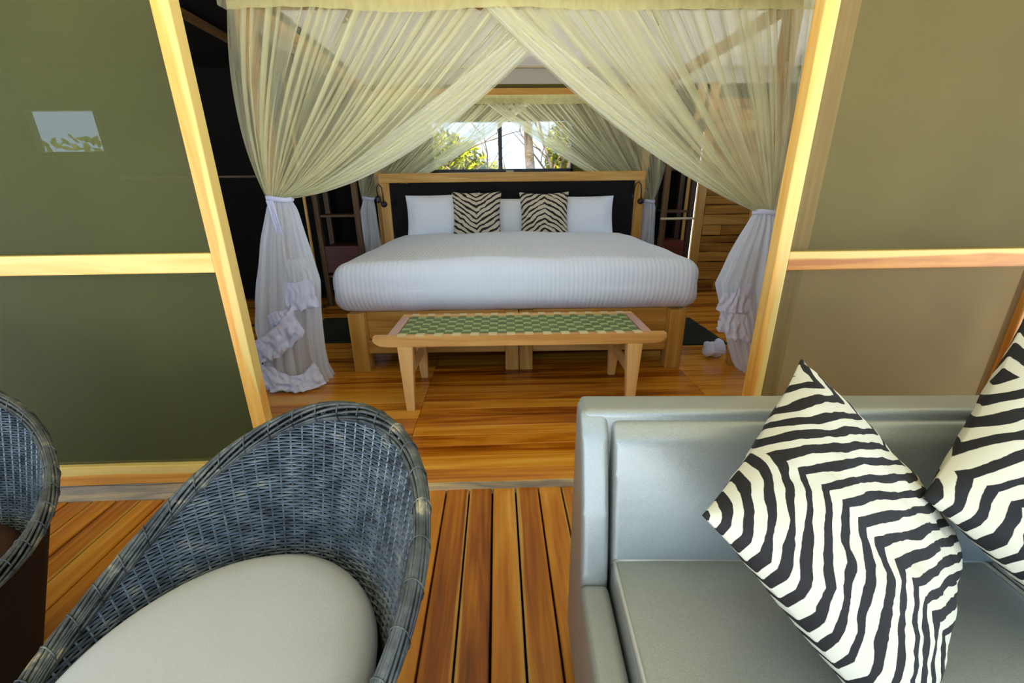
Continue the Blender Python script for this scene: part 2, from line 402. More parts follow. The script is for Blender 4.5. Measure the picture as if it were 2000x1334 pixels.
# ---- front wall: posts, rails, insect mesh
FY = 1.47
wl = struct(empty('wall_front_left', (-1.9, FY, 0)), 'mesh-screened front wall of the tent on the left', 'wall')
def P_(o, p):
    o.parent = p; o.matrix_parent_inverse = Matrix.Translation(-Vector(p.location)); return o
P_(box('post', 'post_z', (-.951, -.898), (FY, FY + .05), (-.03, 2.25), None, .004), wl)
P_(box('post', 'post_z', (-3.05, -3.0), (FY, FY + .05), (-.03, 2.25), None, .004), wl)
P_(box('middle_rail', 'rail_x', (-3.0, -.952), (FY + .003, FY + .048), (.893, .958), None, .004), wl)
P_(rough_beam('bottom_rail', 'rail_x', (-3.0, -.952), (FY + .002, FY + .05), (.055, .140), None, .003), wl)
P_(box('top_rail', 'rail_x', (-3.0, -.952), (FY + .003, FY + .048), (2.17, 2.25), None, .004), wl)
def screen(name, x0, x1, z0, z1, y, parent, mat='screen', amp=.004, ph=0):
    cx, cz = (x0 + x1) / 2, (z0 + z1) / 2
    me = grid_me(name, 40, 24, lambda u, v: ((u - .5) * (x1 - x0), amp * nz(u * 4 + ph, v * 3, ph) * math.sin(math.pi * u) * math.sin(math.pi * v), (v - .5) * (z1 - z0)))
    return P_(link(name, me, mat, None, (cx, y, cz)), parent)
screen('mesh_screen', -3.0, -.953, .138, .895, FY + .025, wl, ph=1)
screen('mesh_screen', -3.0, -.953, .956, 2.175, FY + .025, wl, ph=2)
P_(box('dark_backing_sheet', 'shade_black_canvas', (-3.0, -.96), (FY + .052, FY + .06), (0, .92), None, 0), wl)  # added black sheet standing in for the dark room behind the lower mesh
wr = struct(empty('wall_front_right', (1.5, FY, 0)), 'mesh-screened front wall of the tent on the right', 'wall')
P_(box('post', 'post_z', (.962, 1.009), (FY, FY + .05), (-.03, 2.25), None, .004), wr)
P_(box('post', 'post_z', (1.935, 1.99), (FY, FY + .05), (-.03, 2.25), None, .004), wr)
P_(box('middle_rail', 'rail_x', (1.010, 1.934), (FY + .003, FY + .048), (.868, .932), None, .004), wr)
P_(box('bottom_rail', 'rail_x', (1.010, 1.934), (FY + .003, FY + .048), (.02, .10), None, .004), wr)
P_(box('top_rail', 'rail_x', (1.010, 1.934), (FY + .003, FY + .048), (2.17, 2.25), None, .004), wr)
P_(box('inner_post', 'bedZ', (1.055, 1.125), (FY + .075, FY + .125), (0, 2.25), None, .004), wr)
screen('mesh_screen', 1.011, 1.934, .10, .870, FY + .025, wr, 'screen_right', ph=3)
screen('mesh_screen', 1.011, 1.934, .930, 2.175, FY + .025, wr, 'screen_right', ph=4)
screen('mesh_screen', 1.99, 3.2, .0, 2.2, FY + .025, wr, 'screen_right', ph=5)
def flap_fn(h, ph):
    return lambda u, v: ((u - .5) * 2.0, .03 * nz(u * 5, v * 2.5, ph) + .012 * nz(u * 14, v * 10, ph + 4), (v - .5) * h)
P_(link('canvas_flap', grid_me('canvas_flap', 70, 30, flap_fn(.90, 0)), 'flap', None, (2.19, FY + .20, .46)), wr)
P_(link('canvas_flap', grid_me('canvas_flap', 70, 40, flap_fn(1.36, 3)), 'flap_olive', None, (2.19, FY + .21, 1.57)), wr)
struct(box('trim_3', 'rail_x', (-3.05, 3.2), (FY - .01, FY + .06), (2.25, 2.36), None, .004), 'timber header beam over the tent opening', 'beam')

# ---- back wall with windows
BY = 4.85
wb = struct(empty('wall_back', (0, BY, 0)), 'dark canvas back wall of the tent bedroom', 'wall')
def wall_piece(mat, x, z, y=(BY, BY + .05)): return P_(box('canvas_panel', mat, x, y, z, None, 0), wb)
wall_piece('shade_black_canvas', (-5.0, -4.57), (0, 2.27)); wall_piece('shade_black_canvas', (-4.57, -3.90), (0, 1.50)); wall_piece('shade_black_canvas', (-4.57, -3.90), (1.92, 2.27))
wall_piece('shade_black_canvas', (-3.90, -1.7), (0, 2.27)); wall_piece('olive_canvas', (-1.28, -.665), (1.0, 2.12)); wall_piece('shade_black_canvas', (-1.28, -.665), (0, 1.0)); wall_piece('shade_black_canvas', (-1.7, -1.28), (0, 2.12))
wall_piece('shade_black_canvas', (-.665, .80), (0, 1.30)); wall_piece('olive_canvas', (-.665, .80), (1.80, 2.12))
wall_piece('olive_canvas', (.80, 1.52), (1.0, 2.12)); wall_piece('shade_black_canvas', (.80, 1.52), (0, 1.0)); wall_piece('shade_black_canvas', (1.52, 1.66), (0, 2.12)); wall_piece('shade_black_canvas', (1.66, 2.035), (0, 2.12))
wall_piece('shade_black_canvas', (-1.7, -1.42), (2.12, 2.27)); wall_piece('grey_canvas', (-1.42, 3.2), (2.12, 2.27))
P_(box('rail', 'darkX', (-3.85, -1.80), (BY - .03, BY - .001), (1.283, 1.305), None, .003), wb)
P_(box('door_frame', 'bedZ', (2.035, 2.122), (BY - .02, BY + .02), (0, 2.12), None, .004), wb)
P_(prism('door_frame', 'bedZ', [(BY - .02, 0), (BY + .02, 0), (BY + .02, 2.12), (BY - .02, 2.12)], 2.163, 2.262, None, .004, 1), wb)
# horizontal slab boards on the right
zz = 0.0; k = 0
for h in (.135, .105, .10, .112, .10, .08, .11, .115, .10, .095, .11, .1, .105, .1, .11, .1, .1, .11, .1):
    z1 = min(zz + h, 2.12)
    if z1 - zz > .03:
        a = 2.262
        for b in ((2.262, 3.2),) if k % 3 else ((2.262, 2.47 + .2 * (k % 2)), (2.474 + .2 * (k % 2), 3.2)):
            P_(rough_beam('plank', 'slab', b, (BY - .02 - .012 * random.random(), BY + .03), (zz + .003, z1 - .003), None, .007, 14), wb)
    zz = z1; k += 1
wall_piece('shade_black_canvas', (2.262, 3.2), (0, 2.12), (BY + .03, BY + .05)); wall_piece('shade_black_canvas', (2.10, 2.20), (1.68, 2.12), (BY + .021, BY + .04))
def window(name, label, x0, x1, z0, z1, mull, parent=None):
    w_ = struct(empty(name, ((x0 + x1) / 2, BY, z0)), label, 'window')
    t = .022
    P_(box('frame', 'black_frame', (x0, x1), (BY - .02, BY + .045), (z0, z0 + t * 1.9), None, .003), w_)
    P_(box('frame', 'black_frame', (x0, x1), (BY - .02, BY + .045), (z1 - t * .6, z1), None, .003), w_)
    P_(box('frame', 'black_frame', (x0, x0 + t), (BY - .02, BY + .045), (z0, z1), None, .003), w_)
    P_(box('frame', 'black_frame', (x1 - t, x1), (BY - .02, BY + .045), (z0, z1), None, .003), w_)
    if mull is not None:
        P_(box('mullion', 'black_frame', (mull - .02, mull + .02), (BY - .015, BY + .04), (z0, z1), None, .003), w_)
        P_(box('pane', 'glass', (x0 + t, mull - .02), (BY + .012, BY + .015), (z0 + t, z1 - t * .6), None, 0), w_)
        P_(box('pane', 'glass', (mull + .02, x1 - t), (BY + .022, BY + .025), (z0 + t, z1 - t * .6), None, 0), w_)
    else:
        P_(box('pane', 'glass', (x0 + t, x1 - t), (BY + .012, BY + .015), (z0 + t, z1 - t * .6), None, 0), w_)
    return w_
w1 = window('window_1', 'black-framed sliding window above the headboard', -.665, .80, 1.30, 1.80, .045)
P_(box('latch', 'pale_trim', (.10, .18), (BY - .03, BY - .02), (1.312, 1.328), None, .002), w1)
window('window_2', 'small back window seen through the left mesh screen', -4.57, -3.90, 1.50, 1.92, None)
P_(box('insect_mesh', 'screen_window', (-4.55, -3.92), (BY - .012, BY - .010), (1.52, 1.91), None, 0), bpy.data.objects['window_2'])
struct(box('wall_left', 'shade_black_canvas', (-5.05, -5.0), (1.5, 4.9), (0, 2.27), None, 0), 'canvas side wall on the left, interior darkness put into its black colour', 'wall')
wrt = struct(empty('wall_right', (3.2, 3.2, 0)), 'dark canvas side wall on the right with an unseen opening added for light', 'wall')
for yy_, zz_ in (((1.5, 2.1), (0, 2.27)), ((4.3, 4.9), (0, 2.27)), ((2.1, 4.3), (0, 1.15)), ((2.1, 4.3), (1.9, 2.27))):  # unseen opening between the panels, added to let daylight into the room
    P_(box('canvas_panel', 'shade_black_canvas', (3.2, 3.25), yy_, zz_, None, 0), wrt)
ce = struct(link('ceiling', grid_me('ceiling', 12, 10, lambda u, v: ((u - .5) * 4.67, (v - .5) * 3.44, .006 * math.sin(u * 20))), 'ceiling', None, (.915, 3.18, 2.278)), 'grey canvas ceiling above the bed', 'ceiling')
P_(box('seam_trim', 'pale_trim', (-1.4, 3.15), (BY - .035, BY - .001), (2.252, 2.269), None, .003), ce)
ce2 = struct(box('ceiling_left', 'shade_black_canvas', (-5.05, -1.42), (1.46, 4.9), (2.27, 2.32), None, 0), 'canvas ceiling over the left side, interior darkness put into its black colour', 'ceiling')
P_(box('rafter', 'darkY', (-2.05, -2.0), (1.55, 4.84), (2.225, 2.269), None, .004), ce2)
# unseen awning added overhead to block sky and light net and posts yellow
aw = struct(link('awning', grid_me('awning', 30, 20, lambda u, v: ((u - .5) * 9, (v - .5) * 3.6, .12 * (v - .5) * 2 + .02 * math.sin(u * 9))), 'awning', None, (0, -.30, 2.42)), 'unseen yellow canvas awning added over the veranda to shape light', 'awning')

# ---- outside
def ground_fn(u, v):
    x_, y_ = (u - .5) * 160, (v - .5) * 160
    return (x_, y_, .25 * nz(x_ * .08, y_ * .08))
struct(link('ground', grid_me('ground', 80, 80, ground_fn), 'sand', None, (0, 0, -.95)), 'dry sandy savannah ground outside', 'ground')
def tree(name, label, x, y, trunk, blobs, mat, nl, ls, branches=(), seed=1, cat='tree'):
    rg = random.Random(seed); t = empty(name, (x, y, -.95)); tag(t, label, cat, 'trees and bushes outside the back window')
    V, Fc = [], []
    if trunk:
        pts, rad = trunk; tube_vf(pts, rad, 8, V, Fc)
    for bp, br in branches: tube_vf(bp, br, 5, V, Fc)
    if V: link('trunk', mesh('trunk', V, Fc, None, True), 'bark', t)
    V, Fc = [], []
    tot = sum(b[3] * b[4] * b[5] for b in blobs) or 1
    for bx, by, bz, rx, ry, rz in blobs:
        n = int(nl * rx * ry * rz / tot)
        for _ in range(n):
            while 1:
                d = Vector((rg.uniform(-1, 1), rg.uniform(-1, 1), rg.uniform(-1, 1)))
                if .2 < d.length < 1: break
            c = Vector((bx + d.x * rx, by + d.y * ry, bz + d.z * rz))
            a = Vector((rg.gauss(0, 1), rg.gauss(0, 1), rg.gauss(0, 1))).normalized(); b = a.orthogonal().normalized()
            s = ls * rg.uniform(.6, 1.4); i0 = len(V)
            V += [c - a * s, c + b * s * .45, c + a * s, c - b * s * .45]; Fc.append((i0, i0 + 1, i0 + 2, i0 + 3))
    if V:
        lf = link('foliage', mesh('foliage', V, Fc), mat, t); lf['kind'] = 'stuff'
    return t
tree('bush', 'yellow-green bush low in the left pane of the back window', -1.3, 10.5, None,
     [(.1, 0, 1.8, 1.3, 1, 1.5), (-1.2, .3, 1.9, .9, .8, 1.4), (1.1, .2, 1.5, .8, .8, 1.2)], 'leaf', 14000, .085, seed=2, cat='bush')
def br(rg, base, d, L, r, out, depth=0):
    pts = [Vector(base)]; d = Vector(d).normalized()
    for k in range(5):
        d = (d + Vector((rg.gauss(0, .16), rg.gauss(0, .16), rg.gauss(0, .08)))).normalized()
        pts.append(pts[-1] + d * L / 5)
    out.append((pts, [r * (1 - .75 * i / 5) for i in range(6)]))
    if depth < 2:
        for k in (2, 3, 4, 5):
            dd = (d + Vector((rg.uniform(-1, 1), rg.uniform(-1, 1), rg.uniform(-.2, .7))) * .8)
            br(rg, pts[k], dd, L * .6, r * .45, out, depth + 1)
rg = random.Random(5); bl = []
br(rg, (0, 0, .6), (-.35, 0, 1), 2.6, .05, bl); br(rg, (.05, 0, .9), (.25, 0, 1), 2.4, .06, bl); br(rg, (0, 0, .7), (-.9, 0, 1), 2.6, .04, bl); br(rg, (.1, 0, 1.2), (.8, .1, .9), 2.0, .04, bl)
tree('bare_tree', 'thin bare grey tree forking in the right pane of the back window', .75, 9.0, ([(.06, 0, -.1), (.05, 0, .7), (.0, 0, 1.6), (-.1, 0, 2.6), (-.22, 0, 4.2)], [.14, .12, .10, .09, .06]), [(0, 0, 4.4, 1.2, 1, .5)], 'leaf2', 300, .07, bl, 3)
rg = random.Random(9); bl2 = []
br(rg, (0, 0, 1.4), (-.5, 0, 1), 2.2, .07, bl2); br(rg, (0, 0, 1.6), (.5, 0, 1), 2.0, .07, bl2)
tree('leafy_tree', 'leafy tree with thick trunk at the right edge of the back window', 1.62, 9.6, ([(0, 0, -.1), (.02, 0, 1.2), (-.05, 0, 2.4), (.1, 0, 4.0)], [.19, .16, .13, .08]), [(.15, .6, 2.6, .7, .6, 1.3), (.5, .5, 3.8, 1, .8, .7), (.6, .3, 2.2, .5, .5, .9)], 'leaf', 7000, .08, bl2, 4)
rg = random.Random(11); bl3 = []
br(rg, (0, 0, 1.0), (.6, 0, .8), 2.6, .07, bl3); br(rg, (0, 0, 1.4), (-.5, 0, 1), 2.2, .06, bl3); br(rg, (0, 0, .9), (1.0, 0, .55), 2.8, .05, bl3)
tree('leaning_tree', 'pale leaning tree at the left edge of the back window', -2.15, 9.4, ([(.5, 0, -.1), (.35, 0, 1.2), (.1, 0, 2.2), (-.2, 0, 3.6)], [.17, .15, .12, .08]), [(-.3, .5, 3.0, .9, .7, .9)], 'leaf', 3000, .08, bl3, 5)
for k, (tx, ty, sz) in enumerate(((-14, 17, 1.5), (-11.2, 18, 1.15), (-8.5, 19, 1.1), (-4.2, 24, 1.3), (.5, 26, 1.1), (5.5, 24, 1.5))):
    lab = ['rounded dark bush farthest left behind the tent', 'low bush seen through the small left window', 'bush just right of the small left window view', 'distant bush behind the left pane of the back window', 'distant bush behind the bare tree', 'distant bush right of the leafy tree'][k]
    tree('bush', lab, tx, ty, None, [(0, 0, 1.2 * sz, 2.2 * sz, 1.6, 1.5 * sz), (1.6, .4, 1.0 * sz, 1.4 * sz, 1.2, 1.2 * sz)], 'leaf2', 2400, .16, seed=20 + k, cat='bush')

# ================================================================== BED
BX, BYF = .117, 2.655
bed = tag(empty('bed', (BX, BYF, 0), R(-1.2)), 'wide timber double bed with black padded headboard', 'bed')
def bb(name, mat, x, y, z, bev=.005): return box(name, mat, x, y, z, bed, bev)
bb('leg', 'bedZ', (-1.09, -.985), (0, .10), (0, .405)); bb('leg', 'bedZ', (.985, 1.09), (0, .10), (0, .405))
bb('leg', 'bedZ', (-.083, .005), (.005, .09), (0, .405)); bb('leg', 'bedZ', (.010, .098), (.005, .09), (0, .405))
bb('leg', 'bedZ', (-1.09, -.99), (1.9, 2.0), (0, .405)); bb('leg', 'bedZ', (.99, 1.09), (1.9, 2.0), (0, .405))
for a, b in ((-.985, -.083), (.098, .985)):
    bb('foot_rail', 'bedX', (a, b), (.022, .062), (.125, .215)); bb('foot_panel', 'bedX', (a, b), (.055, .085), (.215, .405))
bb('side_rail', 'bedY', (-1.08, -1.04), (.10, 1.9), (.20, .40)); bb('side_rail', 'bedY', (1.04, 1.08), (.10, 1.9), (.20, .40))
bb('mattress', 'white_sheet', (-1.05, 1.05), (.03, 1.93), (.405, .64), .05)
HY = 1.93
bb('headboard_stile', 'bedZ', (-1.335, -1.235), (HY, HY + .055), (0, 1.215), .008); bb('headboard_stile', 'bedZ', (1.235, 1.335), (HY, HY + .055), (0, 1.215), .008)
bb('headboard_rail', 'bedX', (-1.335, 1.335), (HY - .003, HY + .055), (1.212, 1.302), .012)
hp = link('headboard_panel', rbox_me('headboard_panel', 2.47, .05, .96, .022, 8), 'black_fabric', bed, (0, HY + .03, .735))
# canopy frame
can = tag(empty('canopy_frame', (.155, 3.69, 0), 0), 'four-post timber canopy frame around the bed', 'canopy frame')
CXL, CXR, CYF, CYB = -1.27, 1.59, 2.68, 4.72
for cx_, cy_ in ((CXL, CYF), (CXR, CYF), (CXL + .07, CYB), (CXR - .07, CYB)):
    P_(box('post', 'bedZ', (cx_ - .035, cx_ + .035), (cy_ - .035, cy_ + .035), (0, 2.03), None, .005), can)
P_(box('top_rail', 'bedX', (CXL - .03, CXR + .03), (CYF - .03, CYF + .03), (2.03, 2.10), None, .004), can)
P_(box('top_rail', 'bedX', (CXL - .03, CXR + .03), (CYB - .03, CYB + .03), (1.985, 2.055), None, .004), can)
P_(box('top_rail', 'bedY', (CXL - .03, CXL + .03), (CYF + .03, CYB - .03), (2.03, 2.09), None, .004), can)
P_(box('top_rail', 'bedY', (CXR - .03, CXR + .03), (CYF + .03, CYB - .03), (2.03, 2.09), None, .004), can)
# reading lamps on the headboard
def lamp(x, label):
    t = tag(empty('reading_lamp', (x, 4.575, 1.06)), label, 'lamp', 'reading lamps on the headboard')
    s = 1 if x > 0 else -1
    link('mount', rbox_me('mount', .045, .03, .07, .014, 4), 'black_metal', t, (-.022, .005, .0))
    pts = [(-.02, -.01, .02), (-.02, -.03, .08), (-.012, -.045, .125), (.012, -.055, .14), (.035, -.058, .11), (.042, -.058, .05), (.044, -.058, -.02)]
    tube('gooseneck', 'black_metal', pts, .006, t, 6)
    link('lamp_head', rbox_me('lamp_head', .062, .062, .06, .028, 5), 'black_metal', t, (.045, -.058, -.045))
    return t
lamp(-1.165, 'small black gooseneck reading lamp on the left headboard stile'); lamp(1.405, 'small black gooseneck reading lamp on the right headboard stile')

# duvet
def duv(p):
    x_, y_, z_ = p
    t = z_ / .16
    e = max(0, t)
    z2 = z_ + .045 * e * (1 - (x_ / 1.14) ** 2) * (1 - .55 * (y_ / .95) ** 2) + .012 * nz(x_ * 2.3, y_ * 2.3) * e
    if t < 0:                                       # hanging sides flare and ripple a little
        f = t * t * (3 - 2 * min(1, -t))
        x_ += math.copysign(-.035, x_) * f * min(1, abs(x_) / 1.0) + .010 * nz(y_ * 9, z_ * 5, 3) * f
        y_ += .012 * nz(x_ * 7, z_ * 6, 8) * f + .05 * f * (1 if y_ < -.8 else 0)
        z2 += .006 * nz(x_ * 5, y_ * 5, 6) * f
    else:
        x_ += .012 * nz(y_ * 4, z_ * 6, 5); y_ += .010 * nz(x_ * 4, z_ * 5, 7)
    return Vector((x_, y_, z2))
dv = link('duvet', rbox_me('duvet', 2.30, 1.86, .325, .105, 44, duv), 'duvet', None, (BX + .012, BYF + .87, .563), (0, 0, R(-1.2)))
tag(dv, 'white ribbed duvet spread over the bed', 'duvet')
def pillow_me(name, w, h, t, pinch=.07, n=26, flange=0.0, seed=0, power=.55):
    V, UV, Fc = [], [], []
    for side in (1, -1):
        b0 = len(V)
        for j in range(n + 1):
            for i in range(n + 1):
                u, v = i / n * 2 - 1, j / n * 2 - 1
                px = w / 2 * u * (1 - pinch * (1 - v * v) * abs(u)); py = h / 2 * v * (1 - pinch * (1 - u * u) * abs(v))
                fu = min(1, abs(u) / (1 - flange)) if flange else abs(u); fv = min(1, abs(v) / (1 - flange)) if flange else abs(v)
                d = max(0, (1 - fu ** 2.4) * (1 - fv ** 2.4)) ** power
                wr_ = .010 * nz(u * 3 + seed, v * 3, side * 5) * d + .006 * nz(u * 8 + seed, v * 8, side) * (d ** .5)
                V.append((px, py, side * (t / 2 * d + .002) + wr_)); UV.append((i / n, j / n))
        for j in range(n):
            for i in range(n):
                a = b0 + j * (n + 1) + i; q = (a, a + 1, a + n + 2, a + n + 1)
                Fc.append(q if side > 0 else q[::-1])
    m_ = n + 1; N = m_ * m_
    ring = [i for i in range(m_)] + [j * m_ + n for j in range(1, m_)] + [n * m_ + i for i in range(n - 1, -1, -1)] + [j * m_ for j in range(n - 1, 0, -1)]
    for k in range(len(ring)):
        a, b = ring[k], ring[(k + 1) % len(ring)]; Fc.append((a, a + N, b + N, b))
    return mesh(name, V, Fc, UV, True)
# white pillows propped against the headboard
for px, pw, ph, pz, py_, lab in ((-.53, .74, .46, .885, 4.44, 'white pillow propped at the left end of the headboard'), (.13, .80, .42, .86, 4.47, 'white pillow in the middle between the zebra cushions'), (.80, .72, .44, .865, 4.43, 'white pillow propped at the right end of the headboard')):
    o = link('pillow', pillow_me('pillow', pw, ph, .17, .05, 26, .06, px), 'white_sheet', None, (px, py_, pz), (R(72), R(-1.5 if px < 0 else .5), R(-1.2)))
    tag(o, lab, 'pillow', 'white pillows on the bed')
for px, m_, lab in ((-.195, 'zebra_tan2', 'tan zebra-print cushion on the left half of the bed'), (.452, 'zebra_tan', 'tan zebra-print cushion on the right half of the bed')):
    o = link('cushion', pillow_me('cushion', .48, .48, .14, .09, 24, 0, px * 3), m_, None, (px, 4.30, .895 if px < 0 else .885), (R(74), R(0), R(90 - 90 - 1.2)))
    # stripes step up the cushion: rotate the print by swapping uv
    uvl = o.data.uv_layers[0].data
    for d in uvl: d.uv = (d.uv[1], d.uv[0])
    tag(o, lab, 'cushion', 'zebra cushions on the bed')

# ================================================================== BENCH
bn = tag(empty('bench', (.11, 2.33, 0), R(-1.0)), 'low timber bench with woven green webbing seat at the foot of the bed', 'bench')
ZB = .43
def rail_prof(y0, y1, name, L=.77):
    # front/back rail with clipped, rounded lower ends
    pr = [(-L, ZB), (-L - .0, ZB - .03), (-L + .03, ZB - .052), (-L + .075, ZB - .058), (L - .075, ZB - .058), (L - .03, ZB - .052), (L, ZB - .03), (L, ZB)]
    bm = bmesh.new(); cy = (y0 + y1) / 2; h = (y1 - y0) / 2
    a = [bm.verts.new((p[0], -h, p[1] - ZB + .03)) for p in pr]; b = [bm.verts.new((p[0], h, p[1] - ZB + .03)) for p in pr]
    bm.faces.new(a); bm.faces.new(b[::-1]); n = len(pr)
    for i in range(n): bm.faces.new((a[i], b[i], b[(i + 1) % n], a[(i + 1) % n]))
    bmesh.ops.recalc_face_normals(bm, faces=bm.faces[:]); bmesh.ops.bevel(bm, geom=bm.edges[:], offset=.004, segments=2, affect='EDGES')
    me = bpy.data.meshes.new(name); bm.to_mesh(me); bm.free(); return link(name, me, 'benchX', bn, (0, cy, ZB - .03))
rail_prof(-.215, -.17, 'front_rail'); rail_prof(.17, .215, 'back_rail', .70)
for s in (-1, 1):
    me = box_me('end_rail', .05, .34, .05, .004); link('end_rail', me, 'bench_pink', bn, (s * .675, 0, ZB - .026))
def taper_leg(x, y, dx, dy):
    bm = bmesh.new(); V = []
    for z, w_, ox, oy in ((0, .022, dx, dy), (ZB - .055, .040, 0, 0)):
        V += [bm.verts.new((ox + a * w_, oy + b * w_ * .8, z)) for a, b in ((-1, -1), (1, -1), (1, 1), (-1, 1))]
    bm.faces.new(V[:4][::-1]); bm.faces.new(V[4:])
    for i in range(4): bm.faces.new((V[i], V[(i + 1) % 4], V[4 + (i + 1) % 4], V[4 + i]))
    bmesh.ops.bevel(bm, geom=bm.edges[:], offset=.003, segments=2, affect='EDGES')
    me = bpy.data.meshes.new('leg'); bm.to_mesh(me); bm.free(); return link('leg', me, 'benchZ', bn, (x, y, 0))
for sx in (-1, 1):
    taper_leg(sx * .605, -.185, -sx * .0, -.02); taper_leg(sx * .605, .185, sx * .0, .05)
    me = box_me('stretcher', .03, .36, .045, .003); link('stretcher', me, 'benchY', bn, (sx * .605, .005, .20))
# webbing: cross straps (run in depth) woven through long straps
nl_, nc = 8, 27
x0, x1, ya, yb = -.645, .645, -.172, .172
cw = (x1 - x0) / nc; lw = (yb - ya) / nl_
def strap(name, pts_fn, n, wvec, mat, parent, loc):
    V, Fc = [], []
    for i in range(n + 1):
        c, w_ = pts_fn(i / n)
        for s, h in ((-1, 0), (1, 0), (1, -.003), (-1, -.003)):
            V.append((c[0] + wvec[0] * w_ * s, c[1] + wvec[1] * w_ * s, c[2] + h))
    for i in range(n):
        for k in range(4):
            a, b = i * 4 + k, i * 4 + (k + 1) % 4; Fc.append((a, b, b + 4, a + 4))
    Fc.append((0, 1, 2, 3)); Fc.append((n * 4 + 3, n * 4 + 2, n * 4 + 1, n * 4))
    return link(name, mesh(name, V, Fc), mat, parent, loc)
seat = link('webbing_seat', None, None, bn, (0, 0, ZB - .006)); seat.empty_display_size = .05
for i in range(nc):
    xc = x0 + (i + .5) * cw
    def fn(t, i=i):
        y_ = ya + t * (yb - ya); ph = (y_ - ya) / lw - .5
        return (0, y_, .0035 * math.cos(math.pi * (ph + i))), cw * .47
    strap('cross_strap', fn, nl_ * 4, (1, 0), 'strap_light', seat, (xc, 0, 0))
for j in range(nl_):
    yc = ya + (j + .5) * lw
    def fn2(t, j=j):
        x_ = x0 + t * (x1 - x0); ph = (x_ - x0) / cw - .5
        return (x_, 0, -.0035 * math.cos(math.pi * (ph + j))), lw * .46
    strap('long_strap', fn2, nc * 4, (0, 1), 'strap_dark', seat, (0, yc, 0))
wrap = box_me('strap_wrap', cw * .92, .038, .0035, .0008, 1); wrap.materials.append(M['strap_cream'])
for i in range(0, nc, 2):
    for ys in (-1, 1): link('strap_wrap', wrap, None, bn, (x0 + (i + .5) * cw, ys * .190, ZB + .0018))

# ================================================================== MOSQUITO NET
def bez(p0, p1, p2, t): return tuple((1 - t) ** 2 * a + 2 * t * (1 - t) * b + t * t * c for a, b, c in zip(p0, p1, p2))
def drape(name, mat, y, ytie, top0, top1, c0, c1, t0, t1, npl, amp, parent, seed):
    """fan of gathered voile: strands run from the top rail to the tie, pleats fold in depth and sideways"""
    rg_ = random.Random(seed); A = [rg_.uniform(.5, 1.5) for _ in range(npl + 3)]; PH = [rg_.uniform(-.5, .5) for _ in range(npl + 3)]
    W = abs(top1[0] - top0[0])
    def fn(u, v):
        uu = 1 - (1 - u) ** 1.3
        k = uu * npl; ki = int(k); fr = k - ki; sm = fr * fr * (3 - 2 * fr)
        a = A[ki] * (1 - sm) + A[ki + 1] * sm; ph = PH[ki] * (1 - sm) + PH[ki + 1] * sm
        L = lambda p, q: tuple(m + (n_ - m) * uu for m, n_ in zip(p, q))
        p0, p1, p2 = L(top0, top1), L(c0, c1), L(t0, t1)
        p = bez(p0, p1, p2, v)
        q = bez(L(top0, top1), L(c0, c1), L(t0, t1), min(1, v + .01))
        width = (1 - v) ** 1.1 * W + v * abs(t1[0] - t0[0])
        s = amp * a * (width / W) ** .62 * min(1, (1 - uu) * 10 + .35)
        th = 2 * math.pi * (k + ph + .25 * math.sin(3 * v + ki))
        # direction across the strand
        tx, tz = q[0] - p[0], q[1] - p[1]; ln = math.hypot(tx, tz) or 1; nx, nz_ = -tz / ln, tx / ln
        yy = y + (ytie - y) * v ** 1.5 + s * 1.5 * math.cos(th) - .035 * math.sin(math.pi * v) * (.4 + .6 * uu)
        return (p[0] + nx * s * math.sin(th), yy, p[1] + nz_ * s * math.sin(th))
    return link(name, grid_me(name, npl * 16, 44, fn), mat, parent)
def hem(name, parent, y, ytie, top, ctrl, tie, w0, mat='net_hem'):
    """bunched free edge of a drape: a narrow pleated ribbon along the edge curve"""
    def fn(u, v):
        p = bez(top, ctrl, tie, v); q = bez(top, ctrl, tie, min(1, v + .01)); p2 = bez(top, ctrl, tie, max(0, v - .01))
        tx, tz = q[0] - p2[0], q[1] - p2[1]; ln = math.hypot(tx, tz) or 1; nx, nz_ = -tz / ln, tx / ln
        if nz_ < 0: nx, nz_ = -nx, -nz_
        w_ = w0 * (.35 + .9 * math.sin(math.pi * min(1, v * 1.0 + .08)) ** .8) * (1 - .75 * v ** 4)
        yy = y + (ytie - y) * v ** 1.5 - .035 * math.sin(math.pi * v) - .014 + .010 * math.cos(2 * math.pi * (u * 3 + .3 * math.sin(5 * v)))
        return (p[0] + nx * w_ * u, yy, p[1] + nz_ * w_ * u)
    return link(name, grid_me(name, 36, 50, fn), mat, parent)
nf = tag(empty('mosquito_net', (.15, 2.60, 0)), 'sheer mosquito net, yellow light painted into its colour, draped and tied back in front of the bed', 'mosquito net')
def K(o, p): o.parent = p; o.matrix_parent_inverse = Matrix.Translation(-Vector(p.location)); return o
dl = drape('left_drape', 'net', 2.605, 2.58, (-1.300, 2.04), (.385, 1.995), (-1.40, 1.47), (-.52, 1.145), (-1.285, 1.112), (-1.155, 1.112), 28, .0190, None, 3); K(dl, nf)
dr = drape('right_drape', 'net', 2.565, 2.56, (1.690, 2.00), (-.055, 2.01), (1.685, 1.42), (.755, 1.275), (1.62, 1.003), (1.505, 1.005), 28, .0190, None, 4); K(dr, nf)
K(hem('left_edge', None, 2.605, 2.58, (.385, 1.995), (-.52, 1.145), (-1.155, 1.112), .11), nf); K(hem('right_edge', None, 2.565, 2.56, (-.055, 2.01), (.755, 1.275), (1.505, 1.005), .10), nf)
def val_fn(x0, x1, y0, y1, ztop, zbot, wave=.012):
    def fn(u, v):
        s = u * 60
        return (x0 + (x1 - x0) * u + .0, y0 + (y1 - y0) * u + .006 * math.sin(s * 2.1) * v - .012 * v, ztop + (zbot - ztop) * v + wave * v * math.sin(u * 17) * (.5 + .5 * math.sin(u * 5)))
    return fn
